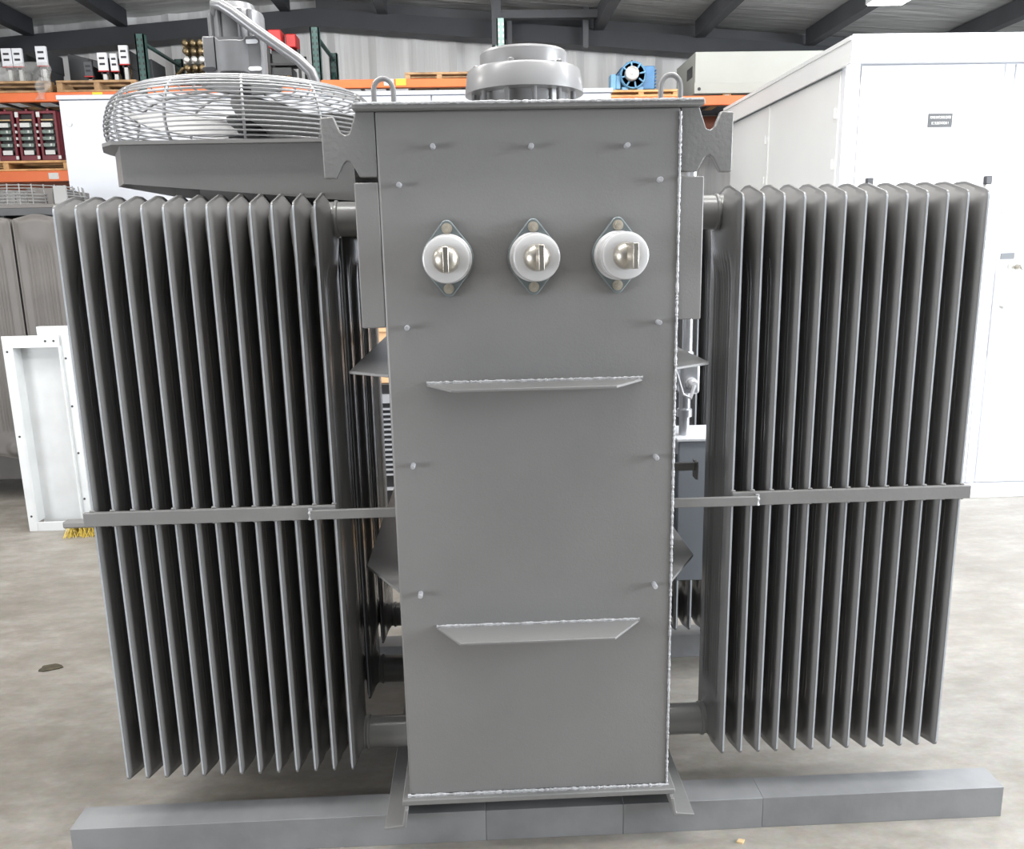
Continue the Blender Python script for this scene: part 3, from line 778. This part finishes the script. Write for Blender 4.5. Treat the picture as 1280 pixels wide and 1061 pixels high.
# film wrapped low around the left group, a drape hanging over the beam, and a big dark crate
wrp = MB(); vv = []
for i in range(25):
    a = i/24
    for j in range(7):
        b = j/6
        x = -4.42+.60*a; z = 3.275+.155*b
        vv.append((x, 6.055+.02*math.sin(9*a+7*b)+.015*math.sin(23*a-5*b), z-.02*math.sin(6*a)*b))
wrp._add(vv, [(i*7+j, (i+1)*7+j, (i+1)*7+j+1, i*7+j+1) for i in range(24) for j in range(6)])
wo = wrp.build('plastic_film', M['film'], smooth=180); tag(wo, 'clear crumpled plastic film wrapped round the base of the left breakers', 'plastic wrap')
so = wo.modifiers.new('s', 'SOLIDIFY'); so.thickness = .004
dr = MB(); vv = []
for i in range(9):
    a = i/8
    for j in range(13):
        b = j/12
        vv.append((-3.93+.10*a+.06*b+.02*math.sin(7*b+3*a), 5.925+.010*math.sin(11*a+5*b), 3.10+.185*b))
dr._add(vv, [(i*13+j, (i+1)*13+j, (i+1)*13+j+1, i*13+j+1) for i in range(8) for j in range(12)])
do = dr.build('loose_end', M['film'], wo, smooth=180)
do.modifiers.new('s', 'SOLIDIFY').thickness = .004
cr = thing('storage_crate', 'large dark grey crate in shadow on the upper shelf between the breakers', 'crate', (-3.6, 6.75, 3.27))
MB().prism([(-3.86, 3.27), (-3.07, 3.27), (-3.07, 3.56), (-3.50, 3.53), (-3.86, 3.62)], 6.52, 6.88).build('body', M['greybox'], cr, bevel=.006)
MB().box(-3.66, -3.63, 6.50, 6.52, 3.27, 3.56).build('corner_post', M['dark'], cr)

# ---- machinery on the rack behind the fan
BX = .07
bd = thing('brass_contactor', 'brass and black switch assembly on the rack, left of the fan motor', 'electrical device', (-2.6, 6.4, 3.205))
MB().box(-2.72, -2.30, 6.3, 6.7, 3.206, 3.30).build('base', M['black'], bd, bevel=.006)
for k in range(5):
    q = MB().box(-2.69+.02*(k % 2), -2.42, 6.25+.01*k, 6.5, 3.315+k*.072, 3.36+k*.072)
    for j in range(4): q.lathe([(0, 0), (.03, 0), (.03, .05), (.015, .06), (0, .06)], (-2.64+.07*j, 6.25, 3.34+k*.072), '-y', 12)
    q.build('contact_row', M['brass'] if k != 2 else M['steel'], bd, bevel=.004)
MB().box(-2.48, -2.28, 6.45, 6.7, 3.30, 3.72).build('backplate', M['black'], bd)
MB().tube([(-2.70, 6.28, 3.42), (-2.75, 6.25, 3.36), (-2.69, 6.24, 3.30)], .02, 8).build('lever', M['brass'], bd)
bk = thing('control_panel', 'black cabinet with small stickers on the rack, just right of the fan motor', 'electrical device', (-2.05, 6.4, 3.205))
MB().box(-2.22, -1.93, 6.25, 6.7, 3.206, 3.60).build('case', M['black'], bk, bevel=.006)
MB().box(-2.10, -2.04, 6.245, 6.25, 3.37, 3.40).build('sticker', M['label'], bk)
MB().box(-2.15, -2.07, 6.245, 6.25, 3.31, 3.345).build('warning_sticker', M['yellow'], bk)
rd = thing('relay_stand', 'open black frame carrying red-faced relays on the rack, left of the second green upright', 'electrical device', (-1.75, 6.5, 3.205))
fr = MB()
for x in (-1.90, -1.62):
    for y in (6.3, 6.6): fr.box(x-.012, x+.012, y-.012, y+.012, 3.206, 3.70 if x < -1.8 else 3.58)
fr.box(-1.9, -1.62, 6.29, 6.31, 3.44, 3.46).box(-1.9, -1.62, 6.29, 6.31, 3.206, 3.23).build('frame', M['black'], rd)
MB().box(-1.88, -1.76, 6.22, 6.4, 3.58, 3.74).build('relay', M['red'], rd, bevel=.01)
MB().box(-1.74, -1.64, 6.3, 6.5, 3.60, 3.72).build('relay', M['red'], rd, bevel=.01)
MB().box(-1.895, -1.70, 6.32, 6.56, 3.235, 3.43).box(-1.88, -1.66, 6.32, 6.56, 3.46, 3.58).build('relay_base', M['dark'], rd, bevel=.006)
for k in range(3): MB().lathe([(0, 0), (.03, 0), (.02, .03), (0, .03)], (-1.84+.055*k, 6.32, 3.33), '-y', 12).build('terminal', M['brass'], rd)

# ---- blue electric motor
mz = 3.1245
E_ = thing('electric_motor', 'blue electric motor with a bare steel shaft hub on an orange-stained pallet', 'motor', (1.5, 6.1, mz))
mc = (1.50, 0, mz+.135)
MB().lathe([(0, -6.0), (.112, -6.0), (.118, -6.02), (.118, -6.40), (.10, -6.44), (0, -6.45)], mc, '-y', 40).build('housing', M['blue'], E_)
rg = MB().lathe([(.105, -6.0), (.118, -5.99), (.122, -6.0), (.122, -6.03), (.118, -6.03)], mc, '-y', 40)
for k in range(8):
    a = 2*PI*k/8+.2
    ca, sa = math.cos(a), math.sin(a)
    rg.tube([(mc[0]+.06*ca, 5.985, mc[2]+.06*sa), (mc[0]+.112*ca, 5.99, mc[2]+.112*sa)], .008, 6)
rg.build('end_bell', M['blue2'], E_)
fb_ = MB().box(1.52, 1.715, 6.06, 6.40, mz+.02, mz+.225)
for k in range(6): fb_.box(1.715, 1.735, 6.07, 6.39, mz+.035+.03*k, mz+.047+.03*k)
fb_.build('frame', M['blue'], E_, bevel=.006)
hb = MB().lathe([(.036, -5.93), (.050, -5.925), (.060, -5.93), (.064, -5.94), (.064, -5.99), (.05, -6.0)], (mc[0]-.02, 0, mc[2]+.005), '-y', 36).build('hub', M['steel'], E_)
MB().lathe([(0, -5.945), (.042, -5.945), (.042, -5.99)], (mc[0]-.02, 0, mc[2]+.005), '-y', 24).build('hub_face', M['rustface'], hb)
MB().lathe([(0, -5.92), (.006, -5.92), (.008, -5.915), (.016, -5.917), (.016, -5.95)], (mc[0]-.02, 0, mc[2]+.005), '-y', 18).build('shaft', M['label'], hb)
for k in range(12):
    a = 2*PI*k/12+.1
    MB().box(mc[0]-.004, mc[0]+.004, 6.05, 6.38, mc[2]+.116, mc[2]+.130, rot=(0, a, 0), piv=(mc[0], 6.2, mc[2])).build('cooling_rib', M['blue'], E_)
MB().box(1.295, 1.345, 6.03, 6.16, mz+.012, mz+.15).box(1.345, 1.39, 6.04, 6.15, mz+.02, mz+.14).build('terminal_box', M['blue2'], E_, bevel=.006)
for fx_ in (1.40, 1.54): MB().box(fx_, fx_+.06, 6.02, 6.4, mz, mz+.035).build('foot', M['blue2'], E_, bevel=.004)
MB().cyl((1.505, 6.1, mz+.25), (1.505, 6.1, mz+.285), .006, 8).build('eye_bolt', M['dark'], E_)

# ---- beige box, teal box
bb = thing('beige_control_box', 'long beige-grey enclosure on a short block on the right rack beam', 'box', (2.7, 6.4, 3.06))
MB().box(2.105, 3.33, 6.1, 6.85, 3.105, 3.475).build('case', M['beige'], bb, bevel=.006)
MB().box(2.10, 3.335, 6.094, 6.1, 3.105, 3.20).build('front_flange', M['beige'], bb, bevel=.002)
MB().box(2.101, 2.105, 6.2, 6.4, 3.27, 3.37).build('side_opening', M['black'], bb)
MB().lathe([(0, 0), (.016, 0), (.016, .002), (0, .002)], (2.145, 6.094, 3.145), '-y', 16).build('hole', M['black'], bb)
MB().box(2.38, 2.46, 6.12, 6.8, 3.062, 3.105).box(2.95, 3.05, 6.12, 6.8, 3.062, 3.105).build('skid_block', M['wood2'], bb)
MB().box(2.40, 2.44, 6.118, 6.12, 3.072, 3.098).build('tag', M['label'], bb)
tb = MB().box(1.03, 1.12, 6.0, 6.2, 3.062, 3.125).build('teal_box', M['teal'], bevel=.006); tag(tb, 'small teal box on the right rack beam, just right of the round relief cover', 'box')
# pale goods shelf lower right, white carton
wc = MB().box(1.14, 1.21, 6.0, 6.25, 3.062, 3.095).build('white_carton', M['white2'], bevel=.004); tag(wc, 'low white carton beside the teal box on the right rack beam', 'box')

# ================================================================== OTHER TRANSFORMER AT LEFT
O = thing('spare_transformer', 'spare grey radiator transformer at the far left edge, partly hidden behind the main one', 'transformer', (-3.3, 4.2, 0))
MB().box(-4.2, -2.65, 3.95, 4.4, .1, 1.95).build('tank', M['oldgrey'], O, bevel=.01)
for fx_ in (-4.2, -2.85): MB().box(fx_, fx_+.15, 3.7, 4.4, 0, .1).build('foot', M['dark'], O)
fm = fin_proto.data
for cxn in range(4):
    for r_ in range(4):
        f = bpy.data.objects.new('fin', fm); COL.objects.link(f); f.parent = O; f.material_slots[0].link = 'OBJECT'; f.material_slots[0].material = M['oldgrey']; f.material_slots[1].link = 'OBJECT'; f.material_slots[1].material = M['oldgrey']
        wl = Vector((-2.74-.325*cxn, 3.62+.055*r_, .152)); f.rotation_euler = (0, 0, PI/2); f.scale = (1, 1.15, .99)
        f.location = wl-ORIG[O.name]; ORIG[f.name] = wl
for cxn in range(4):
    xc = -2.74-.325*cxn-.155
    MB().cyl((xc, 3.62, 1.92), (xc, 3.96, 1.92), .04, 16).cyl((xc, 3.62, .41), (xc, 3.96, .41), .04, 16).build('header_pipe', M['oldgrey'], O)
    MB().prism([(xc-.10, 1.93), (xc-.06, 2.03), (xc-.02, 2.03), (xc-.005, 1.985), (xc+.035, 1.985), (xc+.06, 2.03), (xc+.10, 2.0), (xc+.10, 1.93)], 3.66, 3.69).build('lug', M['dark'], O)
of = MB().box(-3.6, -2.73, 3.66, 4.4, 2.03, 2.055).box(-3.0, -2.83, 3.76, 4.3, 2.055, 2.165).build('cooling_fan', M['oldgrey'], O, bevel=.004)
MB().box(-2.80, -2.715, 3.70, 3.72, 2.03, 2.175).build('fan_housing', M['pipe'], of, bevel=.004)
wg = MB()
for k in range(7):
    r = .36-.012*k*(k > 3)
    wg.tube([(-3.12+r*math.cos(2*PI*i/40), 4.02+r*math.sin(2*PI*i/40), 2.06+.021*k) for i in range(40)], .004, 5, closed=True)
for k in range(30):
    a = 2*PI*k/30; wg.tube([(-3.12+.362*math.cos(a), 4.02+.362*math.sin(a), 2.055), (-3.12+.34*math.cos(a), 4.02+.34*math.sin(a), 2.19)], .004, 5)
wg.build('guard', M['pipe'], of)
MB().box(-3.62, -2.73, 3.65, 4.42, 1.985, 2.03).build('hood', M['dark'], of)

# ================================================================== WHITE SHEET METAL FRAME
W = thing('metal_door_frame', 'tall white sheet metal channel frame with bolt holes standing on the floor at left', 'panel', (-2.75, 3.15, 0))
fx0, fx1, fy, fz = -2.90, -2.49, 3.03, 1.245
MB().box(fx0, fx0+.055, fy, fy+.012, .0, fz).build('left_flange', M['frame'], W, bevel=.002)
MB().box(fx0+.055, fx1-.07, fy, fy+.012, fz-.065, fz).box(fx0+.055, fx1-.07, fy, fy+.012, 0, .06).build('cross_flange', M['frame'], W, bevel=.002)
MB().box(fx0+.052, fx0+.060, fy, fy+.09, .06, fz-.065).box(fx1-.078, fx1-.07, fy, fy+.09, .06, fz-.065).box(fx0+.06, fx1-.078, fy, fy+.09, fz-.073, fz-.065).build('return_edge', M['frame'], W)
MB().box(fx0+.05, fx1-.065, fy+.09, fy+.10, .0, fz-.06).build('back_panel', M['frame'], W)
MB().box(fx1-.078, fx1-.02, fy+.02, fy+.032, .05, fz).build('right_flange', M['frame'], W, bevel=.002)
MB().box(fx0+.16, fx1-.03, fy+.11, fy+.15, .9, fz+.045).build('rear_strip', M['frame'], W)
bh = MB()
for x, z in ((fx0+.025, 1.15), (fx0+.025, .62), (fx0+.025, .1), (fx1-.10, 1.21), (fx1-.10, .03), (fx1-.15, 1.21)):
    bh.lathe([(0, 0), (.007, 0), (.007, .002), (0, .002)], (x, fy, z), '-y', 12)
for z in (1.1, .8, .5, .2):
    bh.lathe([(0, 0), (.007, 0), (.007, .002), (0, .002)], (fx1-.05, fy+.02, z), '-y', 12)
    bh.lathe([(0, 0), (.007, 0), (.007, .002), (0, .002)], (fx1-.115, fy+.09, z+.05), '-y', 12)
bh.build('bolt_hole', M['slot'], W)
# broom head
K = thing('push_broom', 'push broom head with yellow bristles on the floor beside the white frame', 'broom', (-2.42, 2.93, 0))
MB().box(-2.62, -2.05, 2.89, 2.96, .055, .10).build('block', M['bargrey'], K, bevel=.012)
br = MB(); rnd = random.Random(3)
for i in range(420):
    x = -2.61+.55*rnd.random(); y = 2.895+.06*rnd.random()
    br.tube([(x, y, .06), (x+rnd.uniform(-.03, .03), y+rnd.uniform(-.035, .02), .001)], .0022, 3)
br.build('bristles', M['bristle'], K)
MB().tube([(-2.2, 2.925, .09), (-2.02, 3.10, .5), (-1.9, 3.25, .85)], .012, 8).build('handle', M['wood'], K)

# ================================================================== LOUVRED MACHINE SEEN BETWEEN RADIATOR AND TANK
pallet(-.95, -.05, 2.55, 3.2, 0, 'pale wooden pallet on the floor behind the transformer, under the black louvred machine', M['wood2'], .12)
Lm = thing('louvred_machine', 'black machine with pale horizontal louvres seen between left radiators and tank', 'machine', (-.5, 2.85, .12))
MB().box(-.92, -.10, 2.60, 3.15, .14, .96).build('case', M['black'], Lm, bevel=.006)
lv = MB()
for k in range(14): lv.box(-.85, -.15, 2.58, 2.60, .42+k*.030, .430+k*.030)
lv.build('louvre', M['silver'], Lm)
MB().box(-.88, -.12, 2.58, 2.60, .85, .90).box(-.88, -.12, 2.58, 2.60, .33, .345).build('trim_strip', M['silver'], Lm)
MB().box(-.93, -.09, 2.59, 3.16, .12, .145).build('base_frame', M['dark'], Lm)
cbx = thing('cardboard_box', 'brown cardboard box on top of the black louvred machine', 'box', (-.5, 2.85, .96))
MB().box(-.85, -.15, 2.62, 3.1, .96, 1.28).build('carton', M['cardboard'], cbx, bevel=.004)
MB().box(-.86, -.14, 2.61, 3.11, 1.255, 1.29).build('lid', M['cardboard'], cbx, bevel=.003)

# small litter on the floor
lf = MB(); pts = []
for i in range(14):
    a = 2*PI*i/14; pts.append((-1.86+.045*math.cos(a)*(1+.25*math.cos(3*a)), 1.19+.03*math.sin(a)*(1+.2*math.sin(2*a))))
tag(lf.prism(pts, .0005, .004, 'xy').build('dry_leaf', M['leaf']), 'dry dark leaf lying on the bare concrete at left', 'leaf')
tag(MB().prism([(.705, -.040), (.722, -.045), (.732, -.032), (.715, -.028)], .0, .006, 'xy').build('wood_chip', M['chip']), 'tiny pale wood chip on the floor in front of the beam', 'wood chip')

# ceiling strip light
sl = thing('strip_light', 'bright white strip light under the roof at upper right', 'light', (3.83, 5.5, roofz(4.27)-.03))
z = roofz(4.27)-.16
MB().box(3.66, 4.00, 5.0, 6.02, z+.0, z+.13).build('housing', M['white'], sl)
MB().box(3.67, 3.99, 5.02, 6.0, z-.01, z+.0).build('tube', M['light'], sl)

# ================================================================== LIGHT
def area(name, loc, target, sx, sy, power, col=(1, 1, 1)):
    l = bpy.data.lights.new(name, 'AREA'); l.shape = 'RECTANGLE'; l.size = sx; l.size_y = sy; l.energy = power; l.color = col
    o = bpy.data.objects.new(name, l); COL.objects.link(o); o.location = loc
    o.rotation_euler = (Vector(target)-Vector(loc)).to_track_quat('-Z', 'Y').to_euler()
    return o
area('door_daylight_right', (6.6, -1.2, 2.0), (.8, .6, .8), 3.6, 3.0, 820, (.90, .95, 1))
area('door_daylight_left', (-6.0, -3.0, 1.35), (0, .2, 1.3), 3.2, 2.2, 300, (.93, .96, 1))
area('shop_light_front', (.1, -.35, 4.15), (.1, .0, 0), 4.2, .45, 150, (1, .99, .97))
area('shop_light_middle', (-.2, 1.6, 4.1), (-.2, 1.6, 0), 5.0, .6, 130, (1, .99, .97))
area('shop_light_back', (.5, 4.9, 4.05), (.5, 5.9, 2.5), 6.5, .5, 75, (1, .99, .97))
area('shop_light_left', (-4.3, 1.6, 3.8), (-3.2, 3, .5), 2.5, .5, 80, (1, .96, .90))
area('shop_light_right', (3.4, .6, 4.0), (3.4, 2.6, 1.2), 2.5, .5, 130, (.97, .98, 1))
wd = bpy.data.worlds.new('world'); SC.world = wd; wd.use_nodes = True
bg = wd.node_tree.nodes['Background']; bg.inputs[0].default_value = (.90, .95, 1.0, 1); bg.inputs[1].default_value = .14

# ================================================================== CAMERA
cam = bpy.data.cameras.new('camera'); cam.sensor_width = 36; cam.lens = 1030/1280*36; cam.clip_start = .05
co = bpy.data.objects.new('camera', cam); COL.objects.link(co)
p, y_, r_ = math.radians(12.0), math.radians(2.17), math.radians(-1.18)
fwd = Vector((math.sin(y_)*math.cos(p), math.cos(y_)*math.cos(p), -math.sin(p)))
rt = Vector((math.cos(y_), -math.sin(y_), 0)); up = rt.cross(fwd)
rt2 = rt*math.cos(r_)+up*math.sin(r_); up2 = -rt*math.sin(r_)+up*math.cos(r_)
co.matrix_world = Matrix(((rt2.x, up2.x, -fwd.x, 0), (rt2.y, up2.y, -fwd.y, -2.1), (rt2.z, up2.z, -fwd.z, 1.7), (0, 0, 0, 1)))
SC.camera = co
SC.view_settings.view_transform = 'Standard'
SC.view_settings.look = 'None'
SC.view_settings.exposure = 0.0
